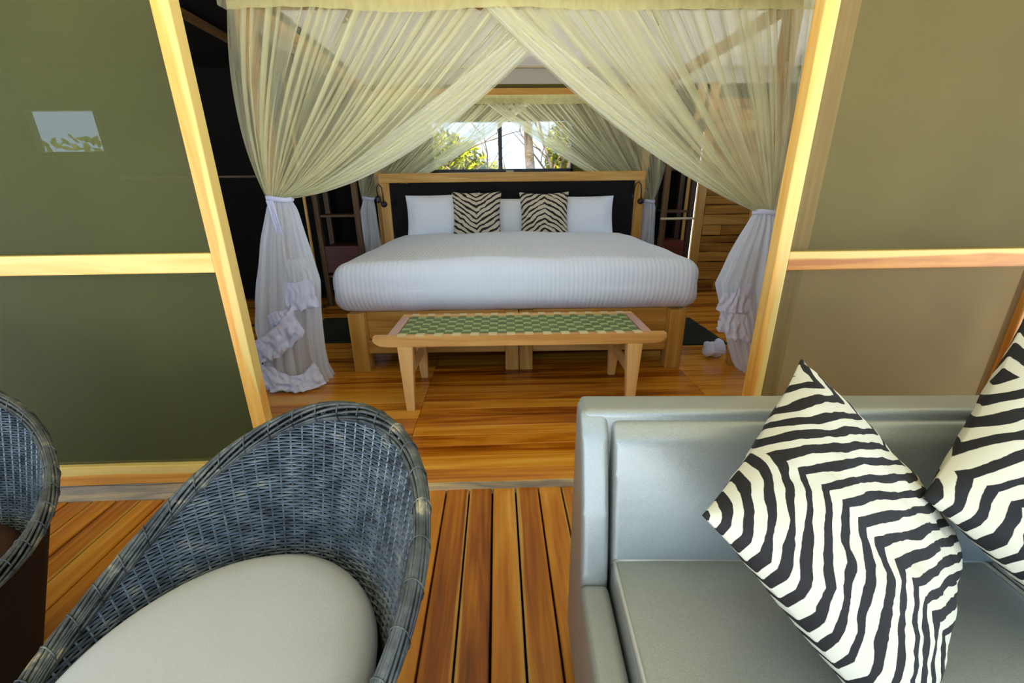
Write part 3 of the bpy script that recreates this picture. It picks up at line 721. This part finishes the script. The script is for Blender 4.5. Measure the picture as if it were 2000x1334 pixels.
K(link('valance', grid_me('valance', 160, 6, val_fn(-1.27, 1.70, 2.525, 2.525, 2.12, 1.972)), 'valance'), nf)
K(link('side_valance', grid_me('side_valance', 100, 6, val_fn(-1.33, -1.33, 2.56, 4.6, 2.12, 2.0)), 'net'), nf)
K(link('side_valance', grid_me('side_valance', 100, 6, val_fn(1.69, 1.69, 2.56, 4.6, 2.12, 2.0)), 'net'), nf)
def skirt(name, mat, prof, npl, parent, seed, y0):
    """gathered net below the tie: closed, pleated, flaring tube. prof: (z, cx, rx, ry)"""
    rg_ = random.Random(seed); PA = [rg_.uniform(.3, 1.0) for _ in range(npl)]
    def at(z):
        for a, b in zip(prof[:-1], prof[1:]):
            if a[0] >= z >= b[0]:
                t = (a[0] - z) / max(1e-6, a[0] - b[0]); return [a[i] + (b[i] - a[i]) * t for i in range(4)]
        return list(prof[-1])
    def fn(u, v):
        z = prof[0][0] + (prof[-1][0] - prof[0][0]) * v
        _, cx, rx, ry = at(z); th = 2 * math.pi * u
        k = int(u * npl) % npl
        pl = 1 + .16 * PA[k] * math.sin(2 * math.pi * u * npl) + .10 * nz(math.cos(th) * 2, math.sin(th) * 2, v * 2 + seed) + .05 * nz(math.cos(th) * 6, math.sin(th) * 6, v * 7)
        return (cx + rx * pl * math.cos(th), y0 + ry * pl * math.sin(th), z)
    o = link(name, grid_me(name, npl * 10, 40, fn), mat); return K(o, parent)
skirt('left_skirt', 'net_skirt', [(1.115, -1.215, .050, .035), (1.05, -1.215, .075, .05), (.88, -1.235, .115, .075), (.65, -1.255, .165, .10), (.35, -1.30, .175, .12), (.08, -1.30, .170, .13), (.004, -1.29, .185, .14)], 16, nf, 5, 2.58)
skirt('right_skirt', 'net_skirt', [(1.008, 1.565, .055, .035), (.95, 1.565, .075, .05), (.76, 1.555, .135, .08), (.58, 1.545, .175, .10), (.35, 1.60, .165, .11), (.06, 1.66, .115, .11), (.004, 1.68, .10, .10)], 16, nf, 6, 2.57)
# ties
def tie_band(cx, y, z, rx, ry, parent):
    pts = [(cx + rx * math.cos(t), y + ry * math.sin(t), z + .006 * math.sin(2 * t)) for t in [2 * math.pi * k / 28 for k in range(28)]]
    V, Fc = [], []
    n = len(pts)
    for p in pts:
        for dr_, dz in ((1, -.014), (1.12, -.012), (1.14, .012), (1, .014)):
            V.append((cx + (p[0] - cx) * dr_, y + (p[1] - y) * dr_, p[2] + dz))
    for i in range(n):
        for k in range(4): Fc.append((i * 4 + k, i * 4 + (k + 1) % 4, ((i + 1) % n) * 4 + (k + 1) % 4, ((i + 1) % n) * 4 + k))
    o = link('tie_band', mesh('tie_band', V, Fc, None, True), 'lavender'); return K(o, parent)
tie_band(-1.215, 2.58, 1.108, .066, .048, nf); tie_band(1.565, 2.565, 1.004, .066, .048, nf)
def cloth_patch(name, mat, outline, y, parent, wrinkle=.02, seed=0, nu=26, nv=14, bulge=.03, frill=.012):
    """crumpled strip of ruffle cloth between two polylines (upper, lower) of (x,z)"""
    up, lo = outline
    def pl(P, t):
        s = t * (len(P) - 1); i = min(int(s), len(P) - 2); f = s - i
        return [P[i][k] + (P[i + 1][k] - P[i][k]) * f for k in range(len(P[0]))]
    def fn(u, v):
        a, b = pl(up, u), pl(lo, u)
        x_ = a[0] + (b[0] - a[0]) * v; z_ = a[1] + (b[1] - a[1]) * v
        dy = (a[2] if len(a) > 2 else 0) * (1 - v) + (b[2] if len(b) > 2 else 0) * v
        rr = .35 + .65 * v
        x_ += wrinkle * .6 * nz(u * 7 + seed, v * 4, 1) * rr; z_ += wrinkle * .6 * nz(u * 7 + seed, v * 4, 9) * rr + frill * v * math.sin(u * 30 + seed)
        y_ = y + dy - bulge * math.sin(math.pi * u) - .4 * wrinkle + wrinkle * 1.4 * nz(u * 8 + seed, v * 5, 5) * rr + .006 * math.sin(u * 21 + seed * 2 + 3 * v + 4 * nz(u * 3, v * 2, seed)) * rr + wrinkle * .8 * nz(u * 17 + seed, v * 13, 2) * rr
        return (x_, y_, max(.004, z_))
    o = link(name, grid_me(name, nu * 3, nv, fn), mat); return K(o, parent)
cloth_patch('tie_tail', 'lavender', ([(-1.262, 1.10), (-1.225, 1.10)], [(-1.240, .915), (-1.195, .93)]), 2.515, nf, .004, 3, 4, 10, .0, .0)
cloth_patch('ruffle', 'lavender', ([(-1.235, .66), (-1.16, .655), (-1.075, .675)], [(-1.25, .51), (-1.16, .49), (-1.055, .515)]), 2.485, nf, .012, 1, 10, 10, .02, .005)
cloth_patch('ruffle', 'net_skirt', ([(-1.215, .79), (-1.15, .785), (-1.095, .79)], [(-1.215, .64), (-1.15, .645), (-1.068, .67)]), 2.495, nf, .008, 7, 10, 10, .02, .004)
cloth_patch('ruffle', 'lavender', ([(-1.49, .30), (-1.38, .35), (-1.28, .42), (-1.20, .52)], [(-1.47, .17), (-1.36, .20), (-1.25, .26), (-1.15, .36)]), 2.455, nf, .022, 2, 16, 12, .03, .006)
cloth_patch('ruffle', 'lavender', ([(-1.35, .47), (-1.29, .50), (-1.23, .50)], [(-1.33, .36), (-1.28, .38), (-1.22, .40)]), 2.462, nf, .016, 6, 8, 10, .02, .005)
cloth_patch('hem_ruffle', 'lavender', ([(-1.48, .17), (-1.38, .15), (-1.28, .09), (-1.20, .10), (-1.13, .17)], [(-1.44, .012, -.03), (-1.37, .012, -.06), (-1.28, .012, -.05), (-1.18, .012, -.07), (-1.07, .03, -.02)]), 2.47, nf, .02, 4, 24, 14, .03, .003)
cloth_patch('ruffle', 'lavender', ([(1.325, .555), (1.385, .56), (1.41, .605), (1.50, .61)], [(1.295, .45), (1.37, .435), (1.42, .44), (1.505, .43)]), 2.455, nf, .010, 8, 10, 10, .02, .004)
cloth_patch('ruffle', 'lavender', ([(1.335, .44), (1.40, .43), (1.48, .42), (1.53, .34)], [(1.32, .335), (1.40, .27), (1.49, .255), (1.585, .19)]), 2.46, nf, .016, 9, 12, 12, .02, .007)
cr = link('net_scrap', rbox_me('net_scrap', .17, .10, .11, .045, 14, lambda p: p + Vector((.03 * nz(p.x * 18, p.y * 18, p.z * 18), .03 * nz(p.x * 18 + 5, p.y * 18, p.z * 18), .03 * nz(p.x * 18, p.y * 18 + 7, p.z * 18) + .15 * p.x * (1 if p.z > 0 else 0)))), 'lavender', None, (1.515, 2.80, .063))
tag(cr, 'crumpled bit of white net ruffle lying on the floor by the right canopy post', 'cloth')
# rear net
nr = tag(empty('mosquito_net', (.15, 4.62, 0)), 'sheer net tied back behind the headboard in front of the window', 'mosquito net')
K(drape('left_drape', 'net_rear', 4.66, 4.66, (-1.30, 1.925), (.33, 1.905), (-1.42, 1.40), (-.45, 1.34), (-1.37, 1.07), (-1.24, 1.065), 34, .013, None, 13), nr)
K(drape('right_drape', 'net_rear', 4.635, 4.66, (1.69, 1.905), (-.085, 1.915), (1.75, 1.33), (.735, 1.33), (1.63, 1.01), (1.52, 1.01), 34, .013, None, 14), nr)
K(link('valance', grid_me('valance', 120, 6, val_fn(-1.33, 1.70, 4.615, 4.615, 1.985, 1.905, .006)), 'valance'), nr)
K(hem('left_edge', None, 4.66, 4.66, (.33, 1.905), (-.45, 1.34), (-1.24, 1.065), .07), nr); K(hem('right_edge', None, 4.635, 4.66, (-.085, 1.915), (.735, 1.33), (1.52, 1.01), .07), nr)
skirt('left_skirt', 'net_skirt', [(1.075, -1.30, .045, .03), (.95, -1.32, .075, .05), (.6, -1.33, .10, .06), (.02, -1.34, .12, .08)], 12, nr, 7, 4.64)
skirt('right_skirt', 'net_skirt', [(1.015, 1.575, .045, .03), (.95, 1.585, .06, .05), (.6, 1.59, .07, .06), (.02, 1.60, .09, .07)], 12, nr, 8, 4.64)
tie_band(-1.30, 4.64, 1.07, .055, .045, nr); tie_band(1.575, 4.64, 1.01, .055, .045, nr)

# ================================================================== bedside shelves, pole, rugs
def shelf_unit(x0, x1, label, flip):
    t = tag(empty('shelf_unit', ((x0 + x1) / 2, 4.65, 0)), label, 'shelf', 'bedside shelf units')
    for xx in (x0, x1 - .05):
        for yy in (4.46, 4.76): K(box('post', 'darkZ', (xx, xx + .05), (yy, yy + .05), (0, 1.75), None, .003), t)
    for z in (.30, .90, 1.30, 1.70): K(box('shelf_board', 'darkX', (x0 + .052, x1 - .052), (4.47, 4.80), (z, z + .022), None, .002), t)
    d = K(box('drawer', 'red', (x0 + .052, x1 - .052), (4.465, 4.79), (.35, .62), None, .004), t)
    return t
shelf_unit(-1.80, -1.36, 'open dark timber shelf unit with red-brown drawer left of the bed', 0)
shelf_unit(1.66, 1.98, 'open dark timber shelf unit with drawer right of the bed', 1)
K(tube('towel_rod', 'pale_trim', [(1.64, 4.43, .845), (1.98, 4.43, .845)], .012, None, 8), bpy.data.objects['shelf_unit.001'])
po = tag(empty('pole', (-1.845, 4.40, 0)), 'thin pale upright pole standing left of the bedside shelves', 'pole')
tube('shaft', 'bedZ', [(0, 0, 0), (.0, 0, 1.1), (.0, 0, 2.2)], .014, po, 8)
tube('pole_foot', 'darkZ', [(0, 0, 0), (0, 0, .02)], .04, po, 12)
for rx_, ry_, lab in ((-1.42, 3.62, 'dark green rug on the floor left of the bed'), (1.52, 3.40, 'dark green rug on the floor right of the bed')):
    o = link('rug', rbox_me('rug', .46, .70, .012, .005, 20, lambda p: p + Vector((.006 * nz(p.y * 12, 0), .006 * nz(p.x * 12, 3), 0))), 'rug', None, (rx_, ry_, .0075)); tag(o, lab, 'rug', 'rugs beside the bed')

# ================================================================== SOFA
sf = tag(empty('sofa', (.172, .855, DECK_Z), R(-2.8)), 'silver-grey vinyl sofa with low arm on the veranda', 'sofa')
o_ = -DECK_Z
def sb(name, mat, x, y, z, bev, seg=4): return box(name, mat, x, y, (z[0] + o_, z[1] + o_), sf, bev, seg)
def puff(name, x, y, z, r, amp, parent=sf, n=16, seed=0):
    c = ((x[0] + x[1]) / 2, (y[0] + y[1]) / 2, (z[0] + z[1]) / 2 + o_); hx, hy, hz = (x[1] - x[0]) / 2, (y[1] - y[0]) / 2, (z[1] - z[0]) / 2
    def f(p):
        k = (1 - (p.x / hx) ** 4) * (1 - (p.y / hy) ** 4) if hz < hy else (1 - (p.x / hx) ** 4) * (1 - (p.z / hz) ** 4)
        if hz < hy: return p + Vector((0, 0, amp * k * (1 if p.z > 0 else 0) + .004 * nz(p.x * 7 + seed, p.y * 7)))
        return p
    return link(name, rbox_me(name, 2 * hx, 2 * hy, 2 * hz, r, n, f), 'vinyl', parent, c)
SL = 1.70
sb('back_panel', 'vinyl', (.0, SL), (-.078, 0), (.05, .718), .016)
prism('side_panel', 'vinyl', [(-.01, .05 + o_), (-.01, .712 + o_), (-.072, .716 + o_), (-.10, .67 + o_), (-.150, .52 + o_), (-.185, .385 + o_), (-.185, .05 + o_)], -.006, .052, sf, .016, 4)
prism('side_panel', 'vinyl', [(-.01, .05 + o_), (-.01, .712 + o_), (-.072, .716 + o_), (-.10, .67 + o_), (-.150, .52 + o_), (-.185, .385 + o_), (-.185, .05 + o_)], SL - .052, SL + .006, sf, .016, 4)
prism('back_cushion', 'vinyl', [(-.06, .30 + o_), (-.06, .695 + o_), (-.088, .697 + o_), (-.112, .668 + o_), (-.128, .60 + o_), (-.150, .50 + o_), (-.172, .40 + o_), (-.178, .30 + o_)], .060, SL - .06, sf, .014, 4)
sb('arm', 'vinyl', (-.008, .052), (-.80, -.182), (.05, .372), .018); sb('arm', 'vinyl', (SL - .052, SL + .008), (-.80, -.182), (.05, .372), .018)
sb('base', 'vinyl', (.053, SL - .053), (-.78, -.07), (.05, .298), .008)
for a, b in ((.058, .826), (.830, 1.64)):
    c_ = puff('seat_cushion', (a, b), (-.80, -.160), (.30, .418), .016, .012, n=18, seed=a * 9)
    L, D, Hh = (b - a) / 2 - .006, .32 - .006, .118 / 2 - .006
    loop = [(-L, -D, Hh), (L, -D, Hh), (L, D, Hh), (-L, D, Hh)]
    pts = []
    for q in range(4):
        A_, B_ = Vector(loop[q]), Vector(loop[(q + 1) % 4])
        for s in range(41): pts.append(tuple(A_.lerp(B_, .012 + .976 * s / 40)))
    pp = [Vector(p) for p in pts]; tube('piping', 'piping', [p + Vector((0, 0, .004)) for p in pp], .0045, c_, 6, True)
for lx in (.06, SL - .06):
    for ly in (-.74, -.05): sb('foot', 'black_metal', (lx - .025, lx + .025), (ly - .025, ly + .025), (-.03, .052), .004, 2)
# zebra cushions on the sofa: corner-down, leaning back
def lean_cushion(T, L_, R_, B_, m_, label, seed):
    T, L_, R_, B_ = map(Vector, (T, L_, R_, B_)); c = (T + L_ + R_ + B_) / 4
    ex = ((R_ - T) + (B_ - L_)).normalized(); ey = ((T - L_) + (R_ - B_)).normalized(); ez = ex.cross(ey).normalized(); ey = ez.cross(ex)
    w_ = (((R_ - T).length + (B_ - L_).length) / 2) * 1.04; h_ = (((T - L_).length + (R_ - B_).length) / 2) * 1.04
    o = link('cushion', pillow_me('cushion', w_, h_, .15, .06, 34, 0, seed), m_)
    o.matrix_world = Matrix((ex, ey, ez)).transposed().to_4x4(); o.location = c
    tag(o, label, 'cushion', 'zebra cushions on the sofa'); return o
def sc(p, k): return (p[0] * k, p[1] * k, CAM_H + (p[2] - CAM_H) * k)
K1 = 1.05
Q = [sc(p, K1) for p in ((.553, .71, .84), (.281, .464, .725), (.793, .573, .56), (.521, .328, .445))]
lean_cushion(*Q, 'zebra', 'large zebra cushion standing on its corner against the sofa back', 2)
dx, dy, dz = .395, .055, .02
lean_cushion(*[sc(p, 1.07) for p in ((.937, .70, .923), (.641, .51, .705), (1.226, .56, .65), (.93, .37, .435))], 'zebra2', 'zebra cushion cut off by the right edge of the picture', 5)

# ================================================================== RATTAN TUB CHAIRS
RD = [0, 20, 40, 60, 80, 100, 120, 140, 160, 180]; RZ = [.706, .690, .642, .572, .494, .434, .398, .378, .370, .368]
def rim_z(phi):
    d = abs((math.degrees(phi) + 180) % 360 - 180); s = d / 20; i = min(int(s), 8); f = s - i
    p0, p1, p2, p3 = RZ[max(0, i - 1)], RZ[i], RZ[i + 1], RZ[min(9, i + 2)]
    return .5 * (2 * p1 + (p2 - p0) * f + (2 * p0 - 5 * p1 + 4 * p2 - p3) * f * f + (3 * p1 - p0 - 3 * p2 + p3) * f ** 3)
def shell_r(z):
    return .300 + .28 * (z - .4) if z > .4 else .300 + .30 * (z - .4)
def chair_meshes():
    NS = 84; sub = 3; V, Fc = [], []
    # weft strands, clipped under the rim
    z = .012; row = 0
    while z < .735:
        seg = []; n = NS * sub
        ring = []
        for i in range(n + 1):
            phi = 2 * math.pi * i / n
            ring.append(phi if z < rim_z(phi) - .012 else None)
        runs = []; cur = []
        for i in range(n + 1):
            if ring[i] is None:
                if len(cur) > 2: runs.append(cur)
                cur = []
            else: cur.append(i)
        if len(cur) > 2: runs.append(cur)
        for run in runs:
            b0 = len(V)
            for i in run:
                phi = 2 * math.pi * i / n
                wv = math.cos(math.pi * (i / sub + row)); r = shell_r(z) + .0015 * wv
                zz_ = z + .0003 * math.sin(i * 1.7 + row * 2.3)
                for dr_, dz in ((-.0018, -.0016), (-.0018, .0016), (.0018, .0032), (.0018, -.0032)) if False else ((-.0019, -.0014), (-.0019, .0014), (.0019, .0021), (.0019, -.0021)):
                    V.append(((r + dr_) * math.cos(phi), (r + dr_) * math.sin(phi), zz_ + dz))
            for k in range(len(run) - 1):
                for q in range(4):
                    a = b0 + k * 4 + q; b = b0 + k * 4 + (q + 1) % 4; Fc.append((a, b, b + 4, a + 4))
        z += .0068; row += 1
    weave = mesh('weave', V, Fc)
    V, Fc = [], []
    for s in range(NS):
        phi = 2 * math.pi * s / NS; zt = rim_z(phi) - .004; pts = []
        for k in range(11):
            z_ = .005 + (zt - .005) * k / 10; r = shell_r(z_) - .0004; pts.append((r * math.cos(phi), r * math.sin(phi), z_))
        tube_vf(pts, .0021, 4, V, Fc)
    stakes = mesh('stakes', V, Fc)
    def core(u, v):
        phi = 2 * math.pi * u; z_ = .004 + (rim_z(phi) - .006) * v; r = shell_r(z_) + .0052; return (r * math.cos(phi), r * math.sin(phi), z_)
    cm = grid_me('core', 96, 14, core)
    V, Fc = [], []
    NB = 15; n = 180
    for b in range(NB):
        t0 = 2 * math.pi * b / NB; pts = []
        for i in range(n):
            phi = 2 * math.pi * i / n; z_ = rim_z(phi); r = shell_r(z_)
            tw = t0 + 2.0 * phi + .25 * math.sin(5 * phi + b)
            pr, pz = .012 * math.cos(tw), .021 * math.sin(tw)
            pts.append(((r + pr) * math.cos(phi), (r + pr) * math.sin(phi), z_ - .012 + pz))
        tube_vf(pts, .0036, 5, V, Fc, True)
    # cross wraps over the rim
    for s in range(0, 84, 2):
        phi = 2 * math.pi * (s + .5) / 84; z_ = rim_z(phi); r = shell_r(z_); pts = []
        for k in range(13):
            t = math.pi * (-.35 + 1.7 * k / 12); pr, pz = .0160 * math.cos(t), .0250 * math.sin(t); ph2 = phi + .02 * (k / 12 - .5)
            pts.append(((r + pr) * math.cos(ph2), (r + pr) * math.sin(ph2), z_ - .012 + pz))
        tube_vf(pts, .0016, 4, V, Fc)
    rim = mesh('rim', V, Fc, None, True)
    # cushion: round, soft edge
    prof = [(0, .412), (.12, .412), (.20, .409), (.238, .402), (.258, .388), (.266, .368), (.262, .345), (.25, .33), (0, .33)]
    V, Fc = [], []; n = 72
    for j, (r, z_) in enumerate(prof):
        for i in range(n):
            t = 2 * math.pi * i / n; rr = r * (1 + .01 * math.sin(2 * t + 1)); V.append((rr * math.cos(t), rr * math.sin(t), z_ + (.003 * nz(rr * 9 * math.cos(t), rr * 9 * math.sin(t)) if j < 5 else 0)))
    for j in range(len(prof) - 1):
        for i in range(n): Fc.append((j * n + i, (j + 1) * n + i, (j + 1) * n + (i + 1) % n, j * n + (i + 1) % n))
    cu = mesh('seat_cushion', V, Fc, None, True)
    V, Fc = [], []
    for j, (r, z_) in enumerate(((0, .33), (.27, .33), (.265, .30), (0, .30))):
        for i in range(48): t = 2 * math.pi * i / 48; V.append((r * math.cos(t), r * math.sin(t), z_))
    for j in range(3):
        for i in range(48): Fc.append((j * 48 + i, (j + 1) * 48 + i, (j + 1) * 48 + (i + 1) % 48, j * 48 + (i + 1) % 48))
    return weave, stakes, cm, rim, cu, mesh('seat_base', V, Fc)
CM = chair_meshes()
def chair(loc, rz, label, cu='cushion'):
    t = tag(empty('rattan_chair', loc, rz), label, 'chair', 'rattan tub chairs on the veranda')
    for nme, me, mt in zip(('weave', 'stakes', 'shell_core', 'rim', 'seat_cushion', 'seat_base'), CM, ('rattan', 'rattan', 'rattan_back', 'rim', cu, 'rattan_back')):
        if nme == 'seat_cushion' and cu != 'cushion': me = me.copy(); me.materials.clear()
        o = link(nme, me, mt, t)
        if cu != 'cushion' and nme in ('seat_cushion', 'seat_base'): o.location.z = -.07; o.scale = (.9, .9, 1)
        if nme in ('weave', 'stakes'): o['kind'] = 'stuff'
    return t
chair((-.492, .50, DECK_Z + .03), R(58), 'dark woven rattan tub chair with pale grey round seat cushion')
chair((-1.39, .74, DECK_Z + .03), R(130), 'dark woven rattan tub chair cut off by the left edge of the picture', 'cushion_brown')
